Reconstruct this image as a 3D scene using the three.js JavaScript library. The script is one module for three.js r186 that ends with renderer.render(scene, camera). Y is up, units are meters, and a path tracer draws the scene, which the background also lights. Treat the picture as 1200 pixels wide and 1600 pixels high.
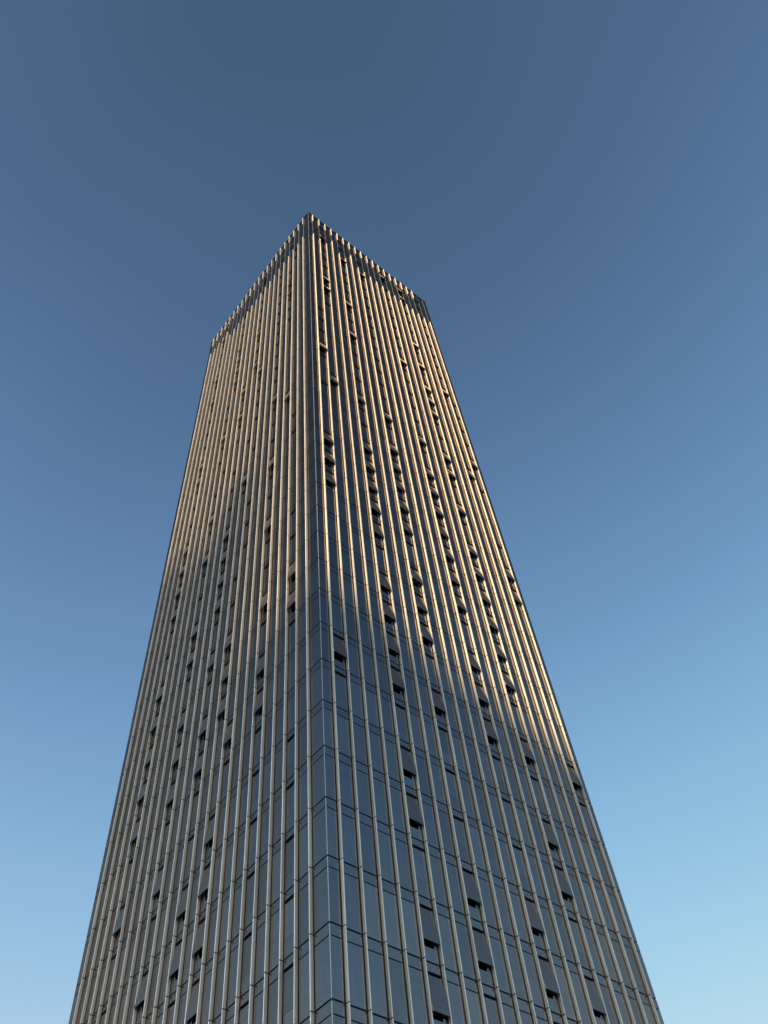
import * as THREE from 'three';
import { mergeGeometries } from 'three/addons/utils/BufferGeometryUtils.js';

// ---------------------------------------------------------------- camera, sky, sun, exposure
const scene = new THREE.Scene();
const R = Math.PI / 180;
const EYE = 1.6;
const camera = new THREE.PerspectiveCamera(57.996, 768 / 1024, 0.1, 6000);
{
  const yaw = 0.7980, pitch = 0.9986, roll = -0.1426;
  const fwd = new THREE.Vector3(Math.sin(yaw) * Math.cos(pitch), Math.sin(pitch), -Math.cos(yaw) * Math.cos(pitch));
  const right = new THREE.Vector3(Math.cos(yaw), 0, Math.sin(yaw));
  const up = new THREE.Vector3().crossVectors(right, fwd);
  const r2 = right.clone().multiplyScalar(Math.cos(roll)).addScaledVector(up, Math.sin(roll));
  const u2 = up.clone().multiplyScalar(Math.cos(roll)).addScaledVector(right, -Math.sin(roll));
  camera.position.set(0, EYE, 0);
  camera.quaternion.setFromRotationMatrix(new THREE.Matrix4().makeBasis(r2, u2, fwd.clone().negate()));
}
const SUN_AZ = -98 * R, SUN_EL = 10 * R;
const sunDir = new THREE.Vector3(Math.sin(SUN_AZ) * Math.cos(SUN_EL), Math.sin(SUN_EL), -Math.cos(SUN_AZ) * Math.cos(SUN_EL));
{
  // clear evening sky: deep blue overhead, pale towards the horizon, warm low down round the setting sun
  const W = 1024, H = 512, data = new Float32Array(W * H * 4);
  const K = [[-2.915, 4.44, -2.898, 2.343], [-2.211, 3.973, -0.657, -2.157], [-1.616, 4.586, -3.956, -0.026]];
  const C2 = [0.155, 0.31, 0.165], HOR = [0.60, 0.62, 0.62], GLOW = [15.2, 14.0, 12.2], EXPO = 1.75;
  const M0 = 0.58, d = new THREE.Vector3();
  for (let y = 0; y < H; y++) for (let x = 0; x < W; x++) {
    const el = ((y + 0.5) / H - 0.5) * Math.PI, az = ((x + 0.5) / W - 0.5) * 2 * Math.PI;
    d.set(Math.cos(az) * Math.cos(el), Math.sin(el), Math.sin(az) * Math.cos(el));
    const up = Math.max(d.y, 0), m = 1 - up, mm = Math.min(m, M0);
    const g = d.dot(sunDir), ang = Math.acos(Math.min(1, Math.max(-1, g)));
    const glow = Math.exp(-ang / 0.62) * Math.exp(-7.2 * up);
    const haze = 1 + 0.014 * (Math.sin(5.1 * d.x + 7.3 * d.z + 2.1 * Math.sin(6.2 * d.z - 3.4 * d.x)) + 0.7 * Math.sin(13.7 * d.x - 9.1 * d.z + 4.0 * d.y + 1.7 * Math.sin(8.3 * d.x)));
    const t = m > M0 ? (m - M0) / (1 - M0) : 0, i = (y * W + x) * 4;
    for (let c = 0; c < 3; c++) {
      let v = Math.exp(K[c][0] + mm * (K[c][1] + mm * (K[c][2] + mm * K[c][3])));
      v += (HOR[c] - v) * t;
      data[i + c] = (v * Math.exp(C2[c] * g * g) + GLOW[c] * glow) * haze / EXPO;
    }
    data[i + 3] = 1;
  }
  const tex = new THREE.DataTexture(data, W, H, THREE.RGBAFormat, THREE.FloatType);
  tex.mapping = THREE.EquirectangularReflectionMapping;
  tex.magFilter = tex.minFilter = THREE.LinearFilter;
  tex.needsUpdate = true;
  scene.background = tex; scene.environment = tex;
}
const sun = new THREE.DirectionalLight(new THREE.Color().setRGB(1.0, 0.705, 0.37), 5);
sun.position.copy(sunDir).multiplyScalar(900).add(new THREE.Vector3(36, 80, -44));
sun.target.position.set(36, 80, -44);
sun.castShadow = true;
sun.shadow.radius = 1.6;
sun.shadow.mapSize.set(4096, 4096);
Object.assign(sun.shadow.camera, { left: -120, right: 120, top: 120, bottom: -120, near: 1, far: 1600 });
sun.name = 'sun';
scene.add(sun, sun.target);
const renderer = new THREE.WebGLRenderer({ antialias: true });
renderer.toneMapping = THREE.LinearToneMapping;
renderer.toneMappingExposure = 1.75;
renderer.shadowMap.enabled = true;
renderer.shadowMap.type = THREE.PCFSoftShadowMap;

// ---------------------------------------------------------------- helpers
let seed = 20240611;
const rnd = () => { seed = (seed + 0x6D2B79F5) | 0; let t = Math.imul(seed ^ (seed >>> 15), 1 | seed); t = (t + Math.imul(t ^ (t >>> 7), 61 | t)) ^ t; return ((t ^ (t >>> 14)) >>> 0) / 4294967296; };
const lin = (r, g, b) => new THREE.Color().setRGB(r, g, b);
const shade = (o) => o.traverse((m) => { if (m.isMesh) { m.castShadow = true; m.receiveShadow = true; } });
const box = (w, h, d, x = 0, y = 0, z = 0) => { const g = new THREE.BoxGeometry(w, h, d); g.translate(x, y, z); return g; };

// ---------------------------------------------------------------- materials
// faint rain streaks and dust on the glass
const streakTex = (() => {
  const W = 256, H = 512, px = new Uint8Array(W * H * 4), col = new Float32Array(W), nz = (n) => { const a = new Float32Array(n); for (let i = 0; i < n; i++) a[i] = rnd(); return a; };
  const a = nz(W), b = nz(64), c = nz(24);
  const at = (arr, t) => { const n = arr.length, i = Math.floor(t * n), f = t * n - i, u = f * f * (3 - 2 * f); return arr[i % n] * (1 - u) + arr[(i + 1) % n] * u; };
  for (let x = 0; x < W; x++) col[x] = 0.5 * a[x] + 0.9 * at(b, x / W) + 0.8 * at(c, x / W);
  const rows = nz(40), blot = [nz(17), nz(23), nz(29)];
  for (let y = 0; y < H; y++) for (let x = 0; x < W; x++) {
    const bl = at(blot[0], x / W) * at(blot[1], y / H) + at(blot[2], (x / W * 0.6 + y / H * 0.4) % 1);
    const v = 224 + 10 * col[x] * (0.4 + 0.6 * at(rows, y / H)) + 8 * bl + 3 * rnd(), i = (y * W + x) * 4;
    px[i] = px[i + 1] = px[i + 2] = Math.min(255, v); px[i + 3] = 255;
  }
  const t = new THREE.DataTexture(px, W, H); t.wrapS = t.wrapT = THREE.RepeatWrapping; t.magFilter = THREE.LinearFilter; t.minFilter = THREE.LinearMipmapLinearFilter; t.generateMipmaps = true; t.colorSpace = THREE.SRGBColorSpace; t.needsUpdate = true;
  return t;
})();
let films = 0;
const coated = (c, rough, name) => {
  const m = new THREE.MeshPhysicalMaterial({ roughness: rough, metalness: 1 });
  m.color.setRGB(...c); m.specularColor.setRGB(0.78, 0.58, 0.46); m.name = name;
  m.map = streakTex.clone(); m.map.repeat.set(0.8, 0.7); m.map.offset.set((0.37 * films) % 1, (0.23 * films++) % 1); m.map.needsUpdate = true;
  return m;
};
const glassMats = [[0.205, 0.207, 0.214], [0.224, 0.226, 0.232], [0.188, 0.193, 0.202], [0.240, 0.240, 0.240], [0.212, 0.219, 0.232]].map((c, i) => coated(c, 0.03 + 0.012 * i, 'coated_blue_grey_glass'));
const spandrelMats = [[0.200, 0.201, 0.206], [0.214, 0.214, 0.220]].map((c) => coated(c, 0.06, 'backed_glass'));
const sashMat = coated([0.20, 0.19, 0.185], 0.1, 'dusty_sash_glass'); sashMat.metalness = 0.82;
const finMats = [[0.84, 0.80, 0.73], [0.81, 0.775, 0.71], [0.86, 0.815, 0.74], [0.83, 0.79, 0.725]].map((c, i) => {
  const m = new THREE.MeshPhysicalMaterial({ roughness: 0.52 + 0.015 * i, metalness: 0.91 });
  m.color.setRGB(...c); m.name = 'champagne_aluminium'; m.vertexColors = true; return m;
});
const gasketMat = new THREE.MeshStandardMaterial({ roughness: 0.7 }); gasketMat.color.setRGB(0.02, 0.02, 0.021);
const frameMat = new THREE.MeshStandardMaterial({ roughness: 0.45, metalness: 0.7 }); frameMat.color.setRGB(0.55, 0.56, 0.57);
const trimMat = new THREE.MeshStandardMaterial({ roughness: 0.4, metalness: 0.75 }); trimMat.color.setRGB(0.46, 0.45, 0.43);
const copingMat = new THREE.MeshStandardMaterial({ roughness: 0.5, metalness: 0.4 }); copingMat.color.setRGB(0.05, 0.05, 0.055);
const concreteMat = new THREE.MeshStandardMaterial({ roughness: 0.9 }); concreteMat.color.setRGB(0.30, 0.29, 0.27);
const pavingMat = new THREE.MeshStandardMaterial({ roughness: 0.9 }); pavingMat.color.setRGB(0.17, 0.165, 0.155);

// ---------------------------------------------------------------- ground
{
  const g = new THREE.CircleGeometry(3500, 96); g.rotateX(-Math.PI / 2);
  const ground = new THREE.Mesh(g, pavingMat); ground.name = 'ground'; ground.userData = { kind: 'structure', label: 'grey paved ground around the tower', category: 'ground' };
  shade(ground); scene.add(ground);
}

// ---------------------------------------------------------------- tower dimensions (metres)
const FL = 3.6, Y0 = 22.059 + EYE;                      // height of one storey, height of the floor joint that crosses the foot of the picture
const CX = 23.728, CZ = -30.301, WR = 24.333, WL = 27.6, BAY = 1.2, R0 = 0.745, L0 = 1.212;
const ROOF = Y0 + 35.18 * FL;
const lev = (k) => { const up = { 28: 28.05, 29: 29.12, 30: 30.2, 31: 31.25, 32: 32.28, 33: 33.33, 34: 34.3, 35: 35.18 }; return Y0 + FL * (up[k] ?? k); };
const KMIN = -6, KTOP = 34;                             // storeys -6 .. 34 ; the lowest starts at the ground
const base = new THREE.Vector3(CX + WR / 2, 0, CZ - WL / 2);
const tower = new THREE.Group(); tower.name = 'glass_tower'; tower.position.copy(base);
tower.userData = { label: 'tall square glass office tower with champagne vertical fins and many tilted open windows', category: 'tower' };
scene.add(tower);

// the two faces in view: s runs from the shared corner, off is the distance out from the glass
const FACES = {
  right: { w: WR, first: R0, n: 20, at: (s, y, off) => [CX + s - base.x, y, CZ + off - base.z], turn: 0, dir: 1 },
  left: { w: WL, first: L0, n: 22, at: (s, y, off) => [CX - off - base.x, y, CZ - s - base.z], turn: -Math.PI / 2, dir: -1 },
};
const place = (o, f, s, y, off = 0) => { o.position.set(...f.at(s, y, off)); o.rotation.y = f.turn; return o; };
const part = (name, geo, mat, parent = tower) => { const m = new THREE.Mesh(geo, mat); m.name = name; parent.add(m); return m; };

// rooms behind the glass: concrete core and floor slabs set back from the facade
{
  const d = 1.6;
  part('structural_core', box(WR - 2 * d, ROOF - 0.6, WL - 2 * d, 0, (ROOF - 0.6) / 2, 0), concreteMat);
  for (let k = KMIN + 1; k <= KTOP; k++) part('floor_slab', box(WR - 0.5, 0.3, WL - 0.5, 0, lev(k) - 0.16, 0), concreteMat);
  part('rear_glazing', mergeGeometries([
    box(WR, ROOF - 0.2, 0.06, 0, (ROOF - 0.2) / 2, -WL / 2 + 0.03),
    box(0.06, ROOF - 0.2, WL - 0.08, WR / 2 - 0.03, (ROOF - 0.2) / 2, 0.0),
  ]), glassMats[0]);
  part('roof_slab', box(WR - 0.3, 0.3, WL - 0.3, 0, ROOF - 0.4, 0), concreteMat);
}

// ---------------------------------------------------------------- glazing
const FLOOR_GAP = 0.1, HEAD_GAP = 0.068, SIDE = 0.08, HEADF = 0.825, SILLF = 0.272;
// opening windows: which bays of each storey
const typeC = (k) => k === 18 || k >= 24, typeB = (k) => [5, 6, 12, 13, 14, 17, 19, 20, 21, 22, 23].includes(k);
const operable = {
  right: (k) => typeC(k) ? [1, 4, 7, 11, 14, 17] : typeB(k) ? [0, 4, 7, 11, 14, 18] : [4, 7, 11, 14],
  left: (k) => typeC(k) ? [k === 30 || k === 31 ? 1 : 2, 4, 8, 12, 17] : typeB(k) ? [4, 7, 10, 13, 17] : [1, 4, 8, 10, 13, 17],
};
const opened = {
  right: { 0: [6, 12, 13, 14, 20], 1: [18, 26, 27, 32], 4: [0, 1, 3, 4, 6, 7, 8, 9, 11, 12, 13, 14, 15, 18, 23, 26, 31], 7: [1, 2, 6, 8, 9, 10, 12, 13, 14, 15, 16, 18, 31], 11: [1, 2, 6, 7, 8, 10, 11, 12, 13, 14, 15, 16, 18, 24, 33], 14: [1, 3, 4, 6, 8, 9, 10, 11, 12, 13, 15, 17, 18, 21, 22, 23, 25, 27, 32, 33], 17: [18, 24], 18: [6, 12, 13, 19] },
  left: { 1: [8, 9], 2: [18, 27, 28], 4: [6, 7, 9, 12, 15, 19], 7: [6, 23], 8: [1, 2, 3, 4, 7, 8, 9, 16, 24, 27, 33], 10: [2, 3, 6, 7, 9, 11, 12, 13, 14, 21, 23], 12: [25, 26, 27, 28, 32], 13: [2, 4, 6, 7, 8, 10, 11, 14, 16, 21], 17: [4, 6, 7, 8, 9, 10, 13, 14, 15, 16, 20, 21, 26, 28, 32, 33] },
};
const geoCache = new Map();
const paneGeo = (w, h) => { const key = w.toFixed(3) + '/' + h.toFixed(3); if (!geoCache.has(key)) geoCache.set(key, box(w, h, 0.024, 0, 0, -0.012)); return geoCache.get(key); };
const merged = {};                                       // panes past the nearest ones, joined
const used = {}, LIMIT = { glass_pane: 300, spandrel_panel: 300, lower_pane: 290, casement_window: 330 };
const dummy = new THREE.Object3D();
const TILT = 0.006;
function pane(name, f, s0, s1, y0, y1, mats, near, off = 0) {
  const w = s1 - s0, h = y1 - y0, mat = mats[Math.floor(rnd() * mats.length)];
  const tx = (rnd() - 0.5) * TILT, ty = (rnd() - 0.5) * TILT * 1.6;
  if (w < 0.02 || h < 0.02) return;
  const single = near && (used[name] ?? 0) < LIMIT[name];
  const o = single ? part(name, paneGeo(w, h), mat) : dummy;
  place(o, f, (s0 + s1) / 2, (y0 + y1) / 2, off);
  o.rotation.order = 'YXZ'; o.rotation.x = tx; o.rotation.y = f.turn + ty;
  if (single) { used[name] = (used[name] ?? 0) + 1; return; }
  o.updateMatrix();
  const key = name + '|' + mats.indexOf(mat);
  (merged[key] ??= { name, mat, list: [] }).list.push(paneGeo(w, h).clone().applyMatrix4(o.matrix));
}
const hoodGeos = new Map();
let hoods = 0;
function hood(f, s0, s1, y) {                            // dark weather hood over each opening window
  const w = s1 - s0, key = w.toFixed(3);
  if (!hoodGeos.has(key)) hoodGeos.set(key, box(w, 0.03, 0.19, 0, 0, 0.0));
  if (hoods++ < 300) { place(part('window_hood', hoodGeos.get(key), gasketMat), f, (s0 + s1) / 2, y); return; }
  place(dummy, f, (s0 + s1) / 2, y); dummy.rotation.order = 'YXZ'; dummy.rotation.x = 0; dummy.updateMatrix();
  (merged.hood ??= { name: 'window_hood', mat: gasketMat, list: [] }).list.push(hoodGeos.get(key).clone().applyMatrix4(dummy.matrix));
}
const SASH_T = 0.055;
const sashGeos = new Map();
function openWindow(f, s0, s1, yh, h, angle) {
  const w = s1 - s0, key = w.toFixed(3) + '/' + h.toFixed(3);
  if (!sashGeos.has(key)) {
    const t = 0.05, d = SASH_T - 0.014;
    sashGeos.set(key, {
      rail: box(w - 0.05, t, d, 0, 0, -0.014 - d / 2),
      stile: box(0.024, h, d, 0, -h / 2, -0.014 - d / 2),
      glass: box(w + 0.004, h + 0.004, 0.012, 0, -h / 2, -0.006),
      stay: box(0.016, 0.012, 0.2, 0, -h * 0.93, -0.16),
    });
  }
  const g = sashGeos.get(key);
  const o = new THREE.Group(); o.name = 'open_window'; tower.add(o);
  place(o, f, (s0 + s1) / 2, yh, 0.012);
  o.rotation.order = 'YXZ'; o.rotation.x = -angle;
  for (const y of [-0.025, -h + 0.025]) part('sash_rail', g.rail, gasketMat, o).position.y = y;
  for (const e of [-1, 1]) part('sash_stile', g.stile, frameMat, o).position.x = e * (w / 2 - 0.012);
  part('sash_glass', g.glass, sashMat, o);
  for (const e of [-1, 1]) part('window_stay', g.stay, gasketMat, o).position.x = e * (w / 2 - 0.03);
}
for (let k = KMIN; k <= KTOP; k++) for (const [fn, f] of Object.entries(FACES)) {
  const near = k >= -1;
  const ya = k === KMIN ? 0.05 : lev(k) + FLOOR_GAP / 2, yb = lev(k + 1) - FLOOR_GAP / 2 - (k === KTOP ? 0.05 : 0);
  const hgt = lev(k + 1) - lev(k), yh = lev(k) + hgt * HEADF, ys = lev(k) + hgt * SILLF;
  const ops = operable[fn](k);
  for (let b = -1; b < f.n; b++) {
    const s0 = b < 0 ? 0.05 : f.first + b * BAY + 0.075 + 0.02, s1 = b === f.n - 1 ? f.w - 0.004 : f.first + (b + 1) * BAY - SIDE + 0.01;
    if (k === KTOP) { pane('spandrel_panel', f, s0, s1, ya, yb, spandrelMats, near); continue; }
    if (b < 0 || !ops.includes(b) || k < 0) {
      pane('glass_pane', f, s0, s1, ya, yh - HEAD_GAP / 2, glassMats, near);
      pane('spandrel_panel', f, s0, s1, yh + HEAD_GAP / 2, yb, spandrelMats, near);
      continue;
    }
    pane('lower_pane', f, s0, s1, ya, ys - 0.009, glassMats, near);
    pane('spandrel_panel', f, s0, s1, yh + 0.085, yb, spandrelMats, near);
    hood(f, s0, s1, yh + 0.06);
    if ((opened[fn][b] ?? []).includes(k)) openWindow(f, s0 + 0.004, s1 - 0.004, yh - 0.04, yh - 0.04 - ys - 0.006, (5.8 + 2.6 * rnd()) * R);
    else pane('casement_window', f, s0, s1, ys + 0.009, yh - 0.05, glassMats, near);
  }
}
// black anodised transoms behind the horizontal joints
for (const f of Object.values(FACES)) {
  const g = box(f.w - 0.12, 0.2, 0.05, 0, 0, -0.1);
  for (let k = KMIN; k <= KTOP; k++) {
    if (k > KMIN) place(part('transom', g, gasketMat), f, f.w / 2, lev(k));
    if (k < KTOP) place(part('transom', g, gasketMat), f, f.w / 2, lev(k) + (lev(k + 1) - lev(k)) * HEADF + 0.02);
  }
  place(part('corner_post', box(0.16, ROOF - 0.4, 0.05, 0, (ROOF - 0.4) / 2, -0.07), gasketMat), f, f.dir > 0 ? 0.13 : 0.135, 0);
}
for (const { name, mat, list } of Object.values(merged)) part(name + '_field', mergeGeometries(list), mat).userData = { kind: 'stuff' };

// ---------------------------------------------------------------- fins
// each length of fin comes from its own anodising batch
const batch = (g, v) => { const n = g.attributes.position.count, c = new Float32Array(n * 3); for (let i = 0; i < n; i++) { c[3 * i] = v; c[3 * i + 1] = v * (0.985 + 0.015 * v); c[3 * i + 2] = v; } g.setAttribute('color', new THREE.BufferAttribute(c, 3)); return g; };
const anyBatch = () => 1.02 - 0.11 * rnd();
const FW = 0.06, FD = 0.185, FOFF = 0.02, JOINT = 0.065;
const segGeos = new Map();
const segGeo = (h) => { const key = h.toFixed(3); if (!segGeos.has(key)) segGeos.set(key, [0, 1, 2].map((i) => batch(box(FW, h, FD, 0, h / 2, FOFF + FD / 2), 0.93 + 0.04 * i))); return segGeos.get(key)[Math.floor(rnd() * 3)]; };
for (const [fn, f] of Object.entries(FACES)) for (let i = 0; i < f.n; i++) {
  const s = f.first + i * BAY + 0.01 + FW / 2;
  let top = 32;
  if (fn === 'right' && (i === 3 || i === 6)) top = 33;
  if (fn === 'left' && i >= 17) top = 33;
  const stub = !(fn === 'right' && i >= 18);
  const upper = [];
  const seg = (y0, y1) => upper.push(batch(box(FW, y1 - y0, FD, (rnd() - 0.5) * 0.004, (y0 + y1) / 2, FOFF + FD / 2 + (rnd() - 0.5) * 0.006), anyBatch()));
  for (let k = KMIN; k < top; k++) {
    if (k <= 5) continue;
    seg(k === KMIN ? 0.05 : lev(k) + JOINT / 2, k === top - 1 ? lev(top) - 0.1 : lev(k + 1) - JOINT / 2);
  }
  const fin = place(part('vertical_fin', mergeGeometries(upper), finMats[Math.floor(rnd() * 4)]), f, s, 0, 0);
  place(part('fin_base', batch(box(FW, lev(-1) - JOINT / 2 - 0.05, FD, 0, (lev(-1) - JOINT / 2 + 0.05) / 2, FOFF + FD / 2), 0.97), finMats[0]), f, s, 0, 0);
  if (stub) place(part('fin_stub', batch(box(FW, 0.97 * FL, FD, 0, ROOF + 0.02 - 0.97 * FL / 2, FOFF + FD / 2), anyBatch()), finMats[Math.floor(rnd() * 4)]), f, s, 0, 0);
  for (let k = -1; k <= 5; k++) {
    const m = part('fin_segment', segGeo(FL - JOINT), finMats[Math.floor(rnd() * 4)], fin);
    m.position.set((rnd() - 0.5) * 0.004, lev(k) + JOINT / 2, (rnd() - 0.5) * 0.006);
  }
  // dark spine the segments hang on (shows in the joints and along the glass)
  const spineTop = lev(top) - 0.15;
  place(part('mullion', mergeGeometries([box(0.26, ROOF - 0.4, 0.05, 0, (ROOF - 0.4) / 2, -0.155), box(FW - 0.016, spineTop, FOFF + FD - 0.01 + 0.135, 0, spineTop / 2, (FOFF + FD - 0.01 - 0.135) / 2)]), gasketMat), f, s, 0, 0);
  const capTop = stub ? ROOF - 0.95 * FL : ROOF - 0.1;
  place(part('mullion_cap', box(0.034, capTop - lev(top) + 0.1, 0.075, 0, (capTop + lev(top) - 0.1) / 2, -0.012), trimMat), f, s, 0, 0);
}
// corner trim, one length per storey
{
  const g = [];
  for (let k = KMIN; k <= KTOP; k++) { const y0 = k === KMIN ? 0.05 : lev(k) + 0.03, y1 = lev(k + 1) - 0.1; g.push(box(0.036, y1 - y0, 0.036, 0, (y0 + y1) / 2, 0)); }
  const m = part('corner_trim', mergeGeometries(g), trimMat);
  m.position.set(CX - base.x + 0.012, 0, CZ - base.z - 0.012);
}
// coping along the roof edge
{
  part('coping', mergeGeometries([
    box(WR + 0.1, 0.09, 0.3, 0.03, ROOF - 0.01, WL / 2 - 0.07),
    box(0.3, 0.09, WL - 0.25, -WR / 2 + 0.07, ROOF - 0.011, -0.12),
    box(0.3, 0.09, WL - 0.6, WR / 2 - 0.07, ROOF - 0.012, -0.12),
    box(WR - 0.6, 0.09, 0.3, 0, ROOF - 0.013, -WL / 2 + 0.07),
  ]), copingMat);
}
shade(tower);

// ---------------------------------------------------------------- towers towards the sun, behind the viewer; their roofline shades the lower storeys
{
  const hs = new THREE.Vector3(Math.sin(SUN_AZ), 0, -Math.cos(SUN_AZ)), across = new THREE.Vector3(-hs.z, 0, hs.x).multiplyScalar(-1);
  if (across.z < 0) across.multiplyScalar(-1);
  const DIST = 450, rise = DIST * Math.tan(SUN_EL);
  const turn = Math.atan2(-across.z, across.x);
  const block = (name, label, u0, u1, dist, tops) => {   // tops: [u0, u1, level on the glass tower]
    const g = new THREE.Group(); g.name = name; g.userData = { label, category: 'building', group: 'buildings behind the viewer' };
    const c = new THREE.Vector3(CX, 0, CZ).addScaledVector(hs, dist).addScaledVector(across, (u0 + u1) / 2);
    g.position.copy(c); g.rotation.y = turn;
    for (const [a, b, level, pname] of tops) {
      const h = lev(0) + level * FL + dist * Math.tan(SUN_EL);
      const y0 = pname === 'body' ? 0 : Math.min(...tops.filter((t) => t[3] === 'body').map((t) => lev(0) + t[2] * FL + dist * Math.tan(SUN_EL)));
      const depth = pname === 'body' ? 24 : 14;
      part(pname, box(b - a, h - y0, depth, (a + b) / 2 - (u0 + u1) / 2, (h + y0) / 2, 0), concreteMat, g);
      if (pname === 'body') {
        const bands = [];
        for (let y = 5; y < h - 4; y += 3.7) bands.push(box(b - a + 0.1, 1.9, depth + 0.1, (a + b) / 2 - (u0 + u1) / 2, y, 0));
        part('window_band', mergeGeometries(bands), glassMats[0], g);
      }
    }
    shade(g); scene.add(g);
  };
  block('office_block', 'broad concrete office block with window bands behind the viewer', -9.2, 52, DIST, [[-9.2, 52, 7.9, 'body']]);
  block('office_tower', 'concrete office tower with stepped roof rooms behind the viewer', -46, -9.6, DIST + 30, [[-46, -9.6, 14.7, 'body'], [-15, -10, 16.6, 'roof_room'], [-46, -21, 16.4, 'roof_room']]);
}

renderer.render(scene, camera);
